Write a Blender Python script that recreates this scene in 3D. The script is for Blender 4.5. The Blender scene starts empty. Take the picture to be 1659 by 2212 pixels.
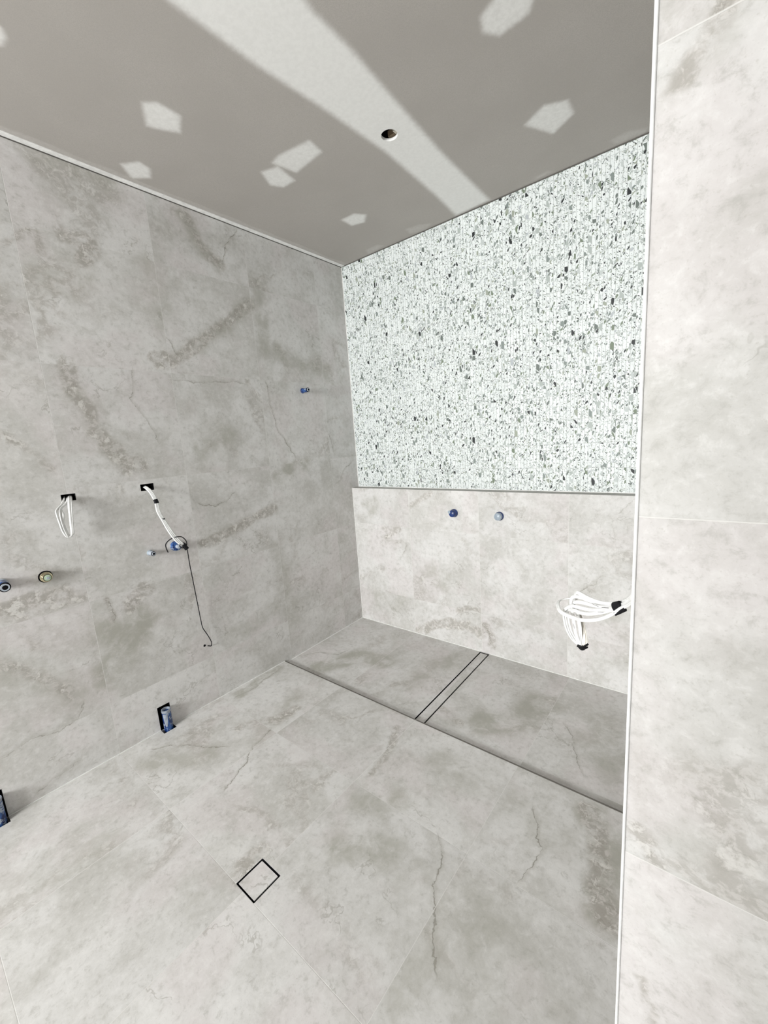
import bpy, bmesh, math, random
import numpy as np
from mathutils import Vector, Matrix
random.seed(4)
C = bpy.context.scene.collection
SC = bpy.context.scene

# ---------------------------------------------------------------- camera
CAM_F, YAW, PITCH, ROLL = 893.63, .68772, 1.39477, -.06906
cam_d = bpy.data.cameras.new('camera'); cam = bpy.data.objects.new('camera', cam_d); C.objects.link(cam)
cam_d.sensor_fit = 'HORIZONTAL'; cam_d.sensor_width = 36.0; cam_d.lens = CAM_F / 1659 * 36.0
cam_d.clip_start = .05; cam_d.clip_end = 60
_m = Matrix.Rotation(YAW, 4, 'Z') @ Matrix.Rotation(PITCH, 4, 'X') @ Matrix.Rotation(ROLL, 4, 'Z')
cam.matrix_world = Matrix.Translation((2.4938, -2.6223, 1.6168)) @ _m
SC.camera = cam
# ---------------------------------------------------------------- light and exposure
SC.view_settings.view_transform = 'Standard'; SC.view_settings.look = 'None'
SC.view_settings.gamma = 1; SC.view_settings.use_curve_mapping = False
SC.view_settings.exposure = 0.09
w = bpy.data.worlds.new('world'); SC.world = w; w.use_nodes = True
w.node_tree.nodes['Background'].inputs[0].default_value = (.92, .96, 1, 1)
w.node_tree.nodes['Background'].inputs[1].default_value = 1.2
def area(name, loc, rot, sx, sy, power, col=(1, 1, 1)):
    d = bpy.data.lights.new(name, 'AREA'); d.shape = 'RECTANGLE'; d.size = sx; d.size_y = sy
    d.energy = power; d.color = col
    o = bpy.data.objects.new(name, d); C.objects.link(o); o.location = loc; o.rotation_euler = rot
    return o
WIN = (.7, 2.1, 1.25, 2.65)      # x0, x1, z0, z1 of the window behind the camera
YF = -7.0
area('daylight', ((WIN[0]+WIN[1])/2, YF-.03, (WIN[2]+WIN[3])/2), (math.pi/2, 0, 0), WIN[1]-WIN[0], WIN[3]-WIN[2], 350, (.985, 1, 1))

# ---------------------------------------------------------------- surface marks, in metres on each surface
MARKS_LEFT=[
 ('crust',0.05,0.9,[(-1.834, 2.678), (-1.788, 2.677), (-1.752, 2.661), (-1.739, 2.623), (-1.775, 2.582)]),
 ('crust',0.03,0.5,[(-1.845, 2.502), (-1.809, 2.552), (-1.788, 2.62)]),
 ('tone',0.09,0.55,[(-1.942, 2.459), (-1.856, 2.437), (-1.79, 2.494), (-1.795, 2.576)]),
 ('crust',0.025,0.6,[(-2.086, 2.565), (-2.015, 2.613), (-1.952, 2.652), (-1.941, 2.568)]),
 ('crack',0.004,0.7,[(-1.954, 2.689), (-1.938, 2.637), (-1.936, 2.579)]),
 ('crust',0.045,1,[(-1.935, 2.077), (-1.927, 1.959), (-1.873, 1.871), (-1.862, 1.756), (-1.802, 1.67), (-1.762, 1.619)]),
 ('crust',0.05,1,[(-1.822, 1.683), (-1.766, 1.595), (-1.744, 1.55), (-1.682, 1.575)]),
 ('tone',0.07,0.5,[(-1.921, 1.937), (-1.868, 1.779), (-1.79, 1.609)]),
 ('crust',0.04,0.9,[(-0.837, 2.56), (-0.973, 2.45), (-1.098, 2.361), (-1.201, 2.279), (-1.299, 2.206), (-1.376, 2.154)]),
 ('tone',0.06,0.7,[(-0.837, 2.56), (-1.029, 2.399), (-1.235, 2.248), (-1.387, 2.165)]),
 ('crust',0.04,0.8,[(-1.518, 2.152), (-1.463, 2.183), (-1.405, 2.138), (-1.488, 2.105)]),
 ('crust',0.04,0.9,[(-0.835, 1.173), (-0.966, 1.139), (-1.08, 1.113), (-1.19, 1.079), (-1.292, 1.058), (-1.387, 1.05)]),
 ('tone',0.06,0.5,[(-0.835, 1.173), (-1.08, 1.113), (-1.324, 1.057)]),
 ('crust',0.05,0.8,[(-2.363, 0.968), (-2.281, 0.971), (-2.194, 0.974), (-2.12, 0.972)]),
 ('crust',0.03,0.6,[(-2.372, 0.915), (-2.276, 0.9), (-2.167, 0.916), (-2.041, 0.92)]),
 ('crust',0.045,1,[(-1.836, 0.834), (-1.796, 0.86), (-1.751, 0.867), (-1.789, 0.83), (-1.836, 0.792)]),
 ('crust',0.02,0.7,[(-1.956, 0.864), (-1.937, 0.777), (-1.953, 0.744)]),
 ('crack',0.004,0.9,[(-1.935, 0.882), (-1.939, 0.831), (-1.927, 0.768), (-1.941, 0.726)]),
 ('tone',0.1,0.8,[(-1.994, 0.695), (-1.908, 0.603), (-1.833, 0.626), (-1.794, 0.721), (-1.916, 0.552), (-2.006, 0.486)]),
 ('tone',0.08,0.5,[(-2.018, 0.809), (-2.016, 0.626), (-2.008, 0.405)]),
 ('crust',0.035,0.8,[(-1.223, 2.972), (-1.179, 2.901), (-1.146, 2.836), (-1.097, 2.773), (-1.009, 2.751)]),
 ('tone',0.06,0.6,[(-1.223, 2.972), (-1.148, 2.822), (-1.04, 2.748)]),
 ('crack',0.008,1,[(-0.868, 3.011), (-0.919, 2.928), (-0.972, 2.873), (-0.991, 2.788), (-1.011, 2.734)]),
 ('crack',0.005,0.9,[(-1.633, 2.097), (-1.639, 2.02), (-1.666, 1.922), (-1.636, 1.862), (-1.59, 1.774), (-1.556, 1.669)]),
 ('crack',0.006,1,[(-0.788, 2.073), (-0.764, 1.886), (-0.726, 1.723), (-0.64, 1.593), (-0.576, 1.512)]),
 ('crack',0.004,0.8,[(-1.434, 2.033), (-1.326, 2.029), (-1.209, 2.03), (-1.048, 2.045), (-0.948, 2.028)]),
 ('crack',0.004,0.8,[(-1.428, 2.274), (-1.404, 2.227), (-1.374, 2.167), (-1.35, 2.143)]),
 ('crack',0.005,0.9,[(-1.413, 1.311), (-1.351, 1.286), (-1.261, 1.265), (-1.192, 1.29), (-1.117, 1.341)]),
 ('crack',0.005,0.9,[(0.034, 1.444), (-0.09, 1.375), (-0.139, 1.302), (-0.216, 1.253)]),
 ('crack',0.004,0.7,[(-0.269, 1.747), (-0.206, 1.634), (-0.185, 1.5)]),
 ('tone',0.12,0.6,[(-1.91, 3.041), (-1.799, 2.995), (-1.649, 2.985)]),
 ('tone',0.08,0.5,[(-1.464, 2.64), (-1.428, 2.483), (-1.413, 2.339)]),
 ('tone',0.07,0.6,[(-0.767, 2.675), (-0.759, 2.471), (-0.762, 2.26)]),
 ('tone',0.09,0.6,[(-0.651, 2.272), (-0.494, 2.191), (-0.214, 2.18)]),
 ('crust',0.04,0.5,[(-0.649, 2.288), (-0.492, 2.208), (-0.264, 2.176), (-0.134, 2.204)]),
 ('tone',0.06,0.7,[(-0.68, 1.452), (-0.499, 1.471), (-0.772, 1.394)]),
 ('tone',0.07,0.6,[(-1.189, 1.751), (-1.117, 1.69), (-1.302, 1.613)]),
 ('crust',0.03,0.5,[(-1.283, 1.64), (-1.184, 1.678), (-1.05, 1.565)]),
 ('tone',0.1,0.5,[(-0.841, 0.89), (-0.828, 0.526), (-0.751, 0.272)]),
 ('crust',0.03,0.5,[(-0.762, 0.689), (-0.678, 0.813), (-0.729, 0.934)]),
 ('tone',0.1,0.5,[(-1.295, 0.359), (-1.07, 0.401), (-0.898, 0.478)]),
 ('crust',0.03,0.6,[(-2.224, 1.766), (-2.172, 1.702), (-2.117, 1.635), (-2.072, 1.587)]),
 ('crust',0.04,0.6,[(-2.406, 0.716), (-2.319, 0.648), (-2.246, 0.56), (-2.17, 0.442)]),
 ('tone',0.1,0.5,[(-2.362, 0.693), (-2.246, 0.56), (-2.156, 0.408)]),
 ('crack',0.005,0.8,[(-2.48, 0.289), (-2.376, 0.315), (-2.255, 0.285), (-2.172, 0.311), (-2.128, 0.391)]),
 ('crack',0.005,0.7,[(-2.399, 0.026), (-2.332, 0.051), (-2.23, 0.082), (-2.199, 0.087)]),
 ('crust',0.03,0.5,[(-1.81, 1.488), (-1.782, 1.384), (-1.749, 1.301)]),
 ('crust',0.02,0.5,[(-0.43, 3.297), (-0.314, 3.215), (-0.131, 3.209)]),
]
MARKS_FLOOR=[
 ('tone',.22,.5,[(1.95,-1.6),(2.1,-1.85),(2.2,-2.2)]),
 ('tone',.13,.5,[(1.9,-1.1),(2.1,-1.2)]),
 ('crack',0.006,1,[(0.109, -1.932), (0.166, -1.851), (0.25, -1.786), (0.354, -1.733), (0.48, -1.639)]),
 ('crack',0.006,1,[(0.727, -1.837), (0.709, -1.777), (0.66, -1.668), (0.584, -1.561), (0.545, -1.408)]),
 ('crack',0.008,1,[(0.083, -1.398), (0.107, -1.274), (0.085, -1.147), (0.049, -0.959)]),
 ('tone',0.05,0.8,[(0.09, -1.334), (0.056, -1.166), (0.045, -0.998)]),
 ('tone',0.1,0.6,[(0.218, -1.97), (0.355, -1.838), (0.408, -1.762)]),
 ('crust',0.05,0.7,[(0.369, -1.526), (0.439, -1.431), (0.517, -1.354), (0.526, -1.22)]),
 ('tone',0.1,0.5,[(0.575, -1.524), (0.5, -1.341), (0.438, -1.109)]),
 ('crust',0.05,1,[(2.138, -0.967), (2.192, -1.033), (2.216, -1.111), (2.242, -1.199), (2.253, -1.288), (2.287, -1.352)]),
 ('tone',0.08,0.9,[(2.154, -0.983), (2.234, -1.075), (2.272, -1.198), (2.269, -1.331)]),
 ('crack',0.006,1,[(1.944, -1.075), (1.989, -1.15), (2.002, -1.216), (2.044, -1.233), (2.032, -1.328), (2.005, -1.419)]),
 ('crack',0.006,0.9,[(1.669, -1.414), (1.72, -1.462), (1.751, -1.53), (1.764, -1.602), (1.819, -1.673), (1.855, -1.746), (1.922, -1.827)]),
 ('tone',0.09,0.7,[(1.385, -1.7), (1.457, -1.625), (1.558, -1.6)]),
 ('tone',0.07,0.6,[(1.292, -1.5), (1.419, -1.456), (1.448, -1.391)]),
 ('tone',0.15,0.45,[(1.734, -1.662), (1.859, -1.679), (2.02, -1.7), (2.152, -1.671)]),
 ('crust',0.045,0.9,[(1.147, -2.004), (1.122, -1.967), (1.125, -1.931), (1.127, -1.906)]),
 ('crust',0.05,0.5,[(1.808, -1.489), (1.858, -1.474), (1.928, -1.465), (2.013, -1.461)]),
 ('crust',0.06,0.5,[(1.338, -1.888), (1.483, -1.88), (1.649, -1.912), (1.744, -1.931)]),
 ('crust',0.06,0.45,[(0.528, -2.57), (0.523, -2.471), (0.535, -2.351), (0.604, -2.254)]),
 ('tone',0.12,0.5,[(0.505, -2.606), (0.507, -2.525), (0.541, -2.416), (0.571, -2.277)]),
 ('crust',0.05,0.5,[(0.044, -2.089), (0.196, -2.096), (0.424, -2.135), (0.404, -2.087)]),
 ('crust',0.03,0.8,[(1.157, -1.001), (1.201, -1.103), (1.242, -1.234), (1.241, -1.343)]),
 ('tone',0.12,0.4,[(1.044, -2.098), (1.082, -2.189), (1.046, -2.286)]),
 ('tone',0.12,0.5,[(1.476, -1.075), (1.626, -1.112), (1.739, -1.099)]),
 ('tone',0.2,0.5,[(1.89, -1.89), (1.973, -1.763), (2.118, -1.759)]),
 ('crack',0.005,0.7,[(0.733, -0.797), (0.793, -0.82)]),
]
MARKS_SHOWER=[
 ('crack',0.006,0.8,[(0.038, -0.75), (0.111, -0.647), (0.27, -0.598), (0.294, -0.466)]),
 ('tone',0.1,0.8,[(0.275, -0.797), (0.378, -0.657), (0.407, -0.481), (0.645, -0.49)]),
 ('tone',0.12,0.8,[(1.543, -0.682), (1.693, -0.583), (1.746, -0.352)]),
 ('tone',0.12,0.6,[(0.958, -0.634), (0.968, -0.362), (1.048, -0.239)]),
 ('crack',0.006,0.9,[(1.893, -0.451), (1.964, -0.534), (2.025, -0.687), (2.081, -0.787)]),
 ('crust',0.04,0.6,[(1.261, -0.721), (1.329, -0.727), (1.413, -0.769)]),
 ('tone',0.12,0.6,[(2.041, -0.524), (2.167, -0.626), (2.068, -0.334)]),
]
MARKS_HALF=[
 ('crust',0.05,0.9,[(0.627, 0.027), (0.789, 0.116), (0.939, 0.172), (1.079, 0.179), (1.192, 0.148)]),
 ('crust',0.035,0.9,[(1.212, 0.219), (1.258, 0.158), (1.27, 0.07)]),
 ('crack',0.006,0.9,[(1.194, 0.233), (1.247, 0.173), (1.28, 0.054)]),
 ('crust',0.03,0.7,[(1.005, 0.282), (1.104, 0.333), (1.178, 0.327)]),
 ('tone',0.09,0.5,[(0.222, 0.24), (0.373, 0.185), (0.479, 0.291)]),
 ('crust',0.03,0.7,[(0.605, 1.07), (0.697, 1.129), (0.807, 1.197)]),
 ('crust',0.03,0.7,[(0.31, 0.876), (0.403, 0.864), (0.487, 0.891), (0.348, 0.8)]),
 ('tone',0.06,0.6,[(0.142, 1.067), (0.249, 1.091), (0.187, 0.988)]),
 ('tone',0.08,0.6,[(0.772, 0.579), (0.895, 0.542), (0.851, 0.478)]),
 ('crust',0.03,0.5,[(1.066, 0.853), (1.119, 0.772), (1.209, 0.731)]),
 ('crack',0.004,0.9,[(0.561, 0.763), (0.538, 0.702), (0.483, 0.655)]),
 ('crack',0.005,1,[(1.831, 0.572), (1.897, 0.63), (1.948, 0.663), (1.965, 0.701), (2.021, 0.73)]),
 ('crust',0.04,0.6,[(1.844, 0.559), (1.89, 0.583), (1.923, 0.62)]),
 ('crack',0.004,0.8,[(2.03, 1.047), (2.039, 0.993), (2.052, 0.953)]),
 ('tone',0.06,0.5,[(2.065, 0.457), (2.104, 0.378)]),
 ('crust',0.04,0.5,[(0.017, 0.377), (0.136, 0.462), (0.3, 0.529)]),
]
COMPOUND=[
 (0.03,[(1.053, -1.826), (1.055, -1.656), (1.058, -1.432), (1.085, -1.125), (1.104, -0.735), (1.079, -0.215), (1.051, 0.082), (1.307, 0.073), (1.32, -0.517), (1.352, -0.983), (1.374, -1.259), (1.375, -1.438), (1.391, -1.51)]),
 (0.02,[(0.596, -1.665), (0.638, -1.624), (0.634, -1.533), (0.541, -1.489), (0.507, -1.546), (0.482, -1.602)]),
 (0.02,[(0.143, -1.586), (0.217, -1.534), (0.201, -1.481), (0.13, -1.448), (0.069, -1.511)]),
 (0.015,[(0.906, -1.052), (0.89, -0.96), (0.684, -0.947), (0.657, -1.079), (0.731, -1.087)]),
 (0.015,[(0.56, -1.074), (0.653, -1.042), (0.623, -0.909), (0.536, -0.916), (0.503, -0.974)]),
 (0.02,[(0.513, -0.435), (0.617, -0.429), (0.66, -0.367), (0.592, -0.308), (0.51, -0.336)]),
 (0.03,[(1.771, -1.034), (1.841, -1.06), (1.947, -0.999), (1.892, -0.93), (1.79, -0.924), (1.751, -0.974)]),
 (0.02,[(1.693, -0.412), (1.798, -0.469), (1.883, -0.425), (1.882, -0.324), (1.773, -0.257)]),
 (0.02,[(1.964, 0.01), (2.038, -0.006), (2.129, 0.041), (2.121, 0.076), (1.986, 0.064)]),
 (0.02,[(1.574, 0.039), (1.65, 0.028), (1.681, 0.049), (1.639, 0.064), (1.585, 0.069)]),
 (0.02,[(0.725, -0.032), (0.826, -0.013), (0.895, 0.035), (0.813, 0.093), (0.709, 0.046)]),
 (0.02,[(0.335, 0.004), (0.451, -0.0), (0.476, 0.05), (0.383, 0.082), (0.295, 0.077)]),
 (0.03,[(0.549, -2.135), (0.59, -2.096), (0.559, -2.082), (0.52, -2.086), (0.466, -2.125)]),
]
LOOP_A= [(-0.04, -2.0344, 1.4364), (0.0, -2.0474, 1.4284), (0.03, -2.0674, 1.4078), (0.055, -2.0971, 1.3849), (0.06, -2.0997, 1.3656), (0.06, -2.0958, 1.3244), (0.055, -2.0891, 1.2816), (0.05, -2.076, 1.2529)]
LOOP_B= [(-0.04, -2.0232, 1.4347), (0.01, -2.0373, 1.4249), (0.03, -2.0504, 1.4095), (0.05, -2.0809, 1.3885), (0.06, -2.0875, 1.3633), (0.06, -2.0871, 1.3226), (0.055, -2.0802, 1.2797), (0.05, -2.0728, 1.2499)]
LOOP_C= [(-0.04, -2.0123, 1.4425), (0.02, -2.0312, 1.4312), (0.05, -2.0432, 1.4047), (0.06, -2.0493, 1.3607), (0.06, -2.0531, 1.3156), (0.055, -2.055, 1.2741), (0.05, -2.0591, 1.2537)]
LOOP_D= [(-0.04, -2.0085, 1.4419), (0.02, -2.0238, 1.43), (0.05, -2.0341, 1.4031), (0.06, -2.0421, 1.3594), (0.06, -2.0477, 1.3145), (0.055, -2.0505, 1.2731), (0.05, -2.0569, 1.2555)]
LOOP_E= [(0.06, -2.0769, 1.3613), (0.055, -2.0817, 1.3256), (0.05, -2.0776, 1.2878), (0.045, -2.0681, 1.2483)]
DROP_0= [(-0.04, -1.6671, 1.439), (0.01, -1.6755, 1.4359), (0.05, -1.6704, 1.4102), (0.08, -1.664, 1.3586), (0.09, -1.6644, 1.3046), (0.1, -1.6516, 1.2558), (0.12, -1.6334, 1.1849), (0.13, -1.6071, 1.1263), (0.14, -1.5818, 1.0942)]
DROP_1= [(-0.04, -1.6636, 1.4406), (0.01, -1.6715, 1.4374), (0.05, -1.6648, 1.4115), (0.08, -1.6584, 1.3598), (0.09, -1.6588, 1.3057), (0.1, -1.6459, 1.2568), (0.12, -1.6255, 1.1853), (0.13, -1.5979, 1.1263), (0.14, -1.5759, 1.0949)]
DROP_2= [(-0.04, -1.6601, 1.4423), (0.01, -1.6675, 1.439), (0.05, -1.6592, 1.4128), (0.08, -1.6528, 1.3609), (0.09, -1.6532, 1.3068), (0.1, -1.6403, 1.2578), (0.12, -1.6175, 1.1857), (0.13, -1.5887, 1.1263), (0.14, -1.5699, 1.0956)]
WIRE= [(0.1, -1.6477, 1.0677), (0.12, -1.6619, 1.098), (0.12, -1.6611, 1.1191), (0.12, -1.6433, 1.1361), (0.125, -1.6184, 1.1468), (0.135, -1.5967, 1.1494), (0.135, -1.574, 1.1428), (0.135, -1.5563, 1.1196), (0.14, -1.5549, 1.1006), (0.14, -1.5594, 1.0798), (0.13, -1.553, 1.0549), (0.1, -1.5389, 0.997), (0.09, -1.5341, 0.9602), (0.07, -1.5227, 0.8963), (0.05, -1.51, 0.8009), (0.035, -1.4988, 0.6892), (0.03, -1.4922, 0.5785), (0.03, -1.4879, 0.5271), (0.03, -1.4702, 0.4821), (0.025, -1.4524, 0.4382), (0.02, -1.4422, 0.4036), (0.012, -1.4446, 0.3799), (0.004, -1.4585, 0.384), (-0.02, -1.4595, 0.3746)]
WIRE2= [(0.145, -1.5946, 1.1082), (0.145, -1.5979, 1.0955), (0.145, -1.5903, 1.0854), (0.145, -1.5775, 1.0822), (0.145, -1.5661, 1.0875), (0.14, -1.5618, 1.0996), (0.14, -1.5734, 1.1106)]
PLUG= [(0.14, -1.575, 1.1001), (0.142, -1.5677, 1.0849), (0.144, -1.5603, 1.0695)]
R1= [(2.3159, -1.23, 1.1031), (2.2977, -1.2, 1.0709), (2.2745, -1.17, 1.0429), (2.2447, -1.15, 1.0229), (2.2099, -1.15, 1.019), (2.1739, -1.15, 1.0251), (2.1486, -1.15, 1.0354), (2.132, -1.15, 1.0407), (2.1205, -1.14, 1.0264), (2.1192, -1.14, 1.0002), (2.1316, -1.15, 0.9543), (2.1417, -1.15, 0.8866), (2.1485, -1.15, 0.8388)]
R2= [(2.3161, -1.23, 1.0986), (2.2979, -1.2, 1.0663), (2.2746, -1.17, 1.0381), (2.2448, -1.15, 1.0181), (2.2101, -1.15, 1.0124), (2.174, -1.15, 1.0167), (2.1472, -1.15, 1.0249), (2.1216, -1.15, 1.0233), (2.1125, -1.15, 1.0111), (2.1112, -1.15, 0.9847), (2.1195, -1.15, 0.934), (2.1326, -1.15, 0.8754), (2.1469, -1.15, 0.8384)]
R3= [(2.3162, -1.23, 1.0942), (2.298, -1.2, 1.0617), (2.2762, -1.18, 1.039), (2.2467, -1.16, 1.0173), (2.2122, -1.16, 1.0083), (2.1764, -1.16, 1.0091), (2.1469, -1.16, 1.0114), (2.1218, -1.15, 1.0009), (2.105, -1.15, 0.9799), (2.1022, -1.15, 0.9476), (2.1137, -1.15, 0.8936), (2.1328, -1.15, 0.8576), (2.1485, -1.15, 0.837)]
R4= [(2.3164, -1.23, 1.0898), (2.2981, -1.2, 1.0571), (2.2764, -1.18, 1.0342), (2.2485, -1.17, 1.0165), (2.2143, -1.17, 1.0026), (2.1789, -1.17, 0.9949), (2.1495, -1.17, 0.9953), (2.1184, -1.16, 0.9917), (2.0968, -1.16, 0.9767), (2.0864, -1.15, 0.9511), (2.0931, -1.15, 0.9063), (2.1125, -1.15, 0.8647), (2.1454, -1.15, 0.8379)]
R5= [(2.3165, -1.23, 1.0853), (2.2958, -1.2, 1.0504), (2.2752, -1.18, 1.0277), (2.2486, -1.17, 1.0101), (2.2146, -1.17, 0.9927), (2.1791, -1.17, 0.9798), (2.1498, -1.17, 0.9766), (2.1247, -1.16, 0.9775), (2.1004, -1.15, 0.9684), (2.0928, -1.15, 0.9455), (2.1043, -1.15, 0.8948), (2.1235, -1.15, 0.8605), (2.1469, -1.15, 0.8384)]
R6= [(2.3181, -1.24, 1.0788), (2.2936, -1.21, 1.049), (2.2732, -1.2, 1.03), (2.2501, -1.2, 1.0059), (2.2208, -1.2, 0.9846), (2.1861, -1.2, 0.9699), (2.1499, -1.2, 0.9648), (2.1098, -1.19, 0.9668), (2.0837, -1.18, 0.9727), (2.067, -1.15, 0.9807), (2.0615, -1.12, 0.9829), (2.0705, -1.1, 0.9847), (2.0937, -1.09, 0.9894), (2.1169, -1.1, 0.9958)]
R7= [(2.1296, -1.15, 0.9887), (2.1374, -1.155, 0.9576), (2.144, -1.155, 0.9157), (2.1465, -1.15, 0.8702), (2.1515, -1.15, 0.8397)]
R8= [(2.1195, -1.14, 0.9793), (2.1384, -1.14, 0.9432), (2.1513, -1.14, 0.8936), (2.1572, -1.15, 0.8643), (2.153, -1.15, 0.8401)]
R9= [(2.1186, -1.16, 0.9727), (2.1252, -1.16, 0.9306), (2.1334, -1.16, 0.8853), (2.15, -1.15, 0.8392)]
R10= [(2.1338, -1.135, 0.963), (2.1466, -1.135, 0.9256), (2.1571, -1.138, 0.8854), (2.1634, -1.15, 0.8536), (2.1546, -1.15, 0.837)]
# ---------------------------------------------------------------- node helpers
class NT:
    def __init__(s, name):
        s.m = bpy.data.materials.new(name); s.m.use_nodes = True; s.t = s.m.node_tree
        s.b = s.t.nodes['Principled BSDF']
    def n(s, typ, **kw):
        x = s.t.nodes.new(typ)
        for k, v in kw.items(): setattr(x, k, v)
        return x
    def put(s, sock, v):
        if isinstance(v, bpy.types.NodeSocket): s.t.links.new(v, sock)
        elif v is not None:
            if sock.type == 'RGBA' and len(v) == 3: v = (*v, 1)
            sock.default_value = v
    def math(s, op, a, b=None, c=None, clamp=False):
        x = s.n('ShaderNodeMath', operation=op, use_clamp=clamp)
        s.put(x.inputs[0], a); s.put(x.inputs[1], b); s.put(x.inputs[2], c)
        return x.outputs[0]
    def vmath(s, op, a, b=None, sc=None):
        x = s.n('ShaderNodeVectorMath', operation=op)
        s.put(x.inputs[0], a); s.put(x.inputs[1], b)
        if sc is not None: s.put(x.inputs['Scale'], sc)
        return x.outputs[0]
    def noise(s, vec, scale, detail=2, rough=.5, dist=0, lac=2, color=False):
        x = s.n('ShaderNodeTexNoise'); s.put(x.inputs['Vector'], vec); x.inputs['Scale'].default_value = scale
        x.inputs['Detail'].default_value = detail; x.inputs['Roughness'].default_value = rough
        x.inputs['Distortion'].default_value = dist; x.inputs['Lacunarity'].default_value = lac
        return x.outputs['Color' if color else 0]
    def vor(s, vec, scale, feature='F1', rand=1.0, out='Distance'):
        x = s.n('ShaderNodeTexVoronoi', feature=feature); s.put(x.inputs['Vector'], vec)
        x.inputs['Scale'].default_value = scale; x.inputs['Randomness'].default_value = rand
        return x
    def mix(s, f, a, b, mode='MIX'):
        x = s.n('ShaderNodeMix', data_type='RGBA', blend_type=mode)
        s.put(x.inputs[0], f); s.put(x.inputs[6], a); s.put(x.inputs[7], b)
        return x.outputs[2]
    def ss(s, v, lo, hi, a=0.0, b=1.0):        # smoothstep map
        x = s.n('ShaderNodeMapRange', interpolation_type='SMOOTHSTEP')
        s.put(x.inputs[0], v)
        for i, q in enumerate((lo, hi, a, b)): x.inputs[i+1].default_value = q
        return x.outputs[0]
    def sep(s, v):
        x = s.n('ShaderNodeSeparateXYZ'); s.put(x.inputs[0], v); return x.outputs
    def comb(s, a, b, c=0.0):
        x = s.n('ShaderNodeCombineXYZ')
        for i, q in enumerate((a, b, c)): s.put(x.inputs[i], q)
        return x.outputs[0]
    def attr(s, name, out='Vector'):
        x = s.n('ShaderNodeAttribute'); x.attribute_name = name; return x.outputs[out]
    def bump(s, h, strength=.3, dist=.002):
        x = s.n('ShaderNodeBump'); x.inputs['Strength'].default_value = strength; x.inputs['Distance'].default_value = dist
        s.put(x.inputs['Height'], h); s.put(s.b.inputs['Normal'], x.outputs[0])

def simple(name, col, rough=.5, metal=0.0, spec=.5, var=.08, vs=30):
    k = NT(name)
    co = k.n('ShaderNodeTexCoord').outputs['Object']
    nz = k.noise(co, vs, 4, .6)
    c = k.mix(k.ss(nz, .35, .65), tuple(x*(1-var) for x in col), tuple(min(1, x*(1+var)) for x in col))
    k.put(k.b.inputs['Base Color'], c)
    k.b.inputs['Roughness'].default_value = rough; k.b.inputs['Metallic'].default_value = metal
    k.b.inputs['Specular IOR Level'].default_value = spec
    return k.m

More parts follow.
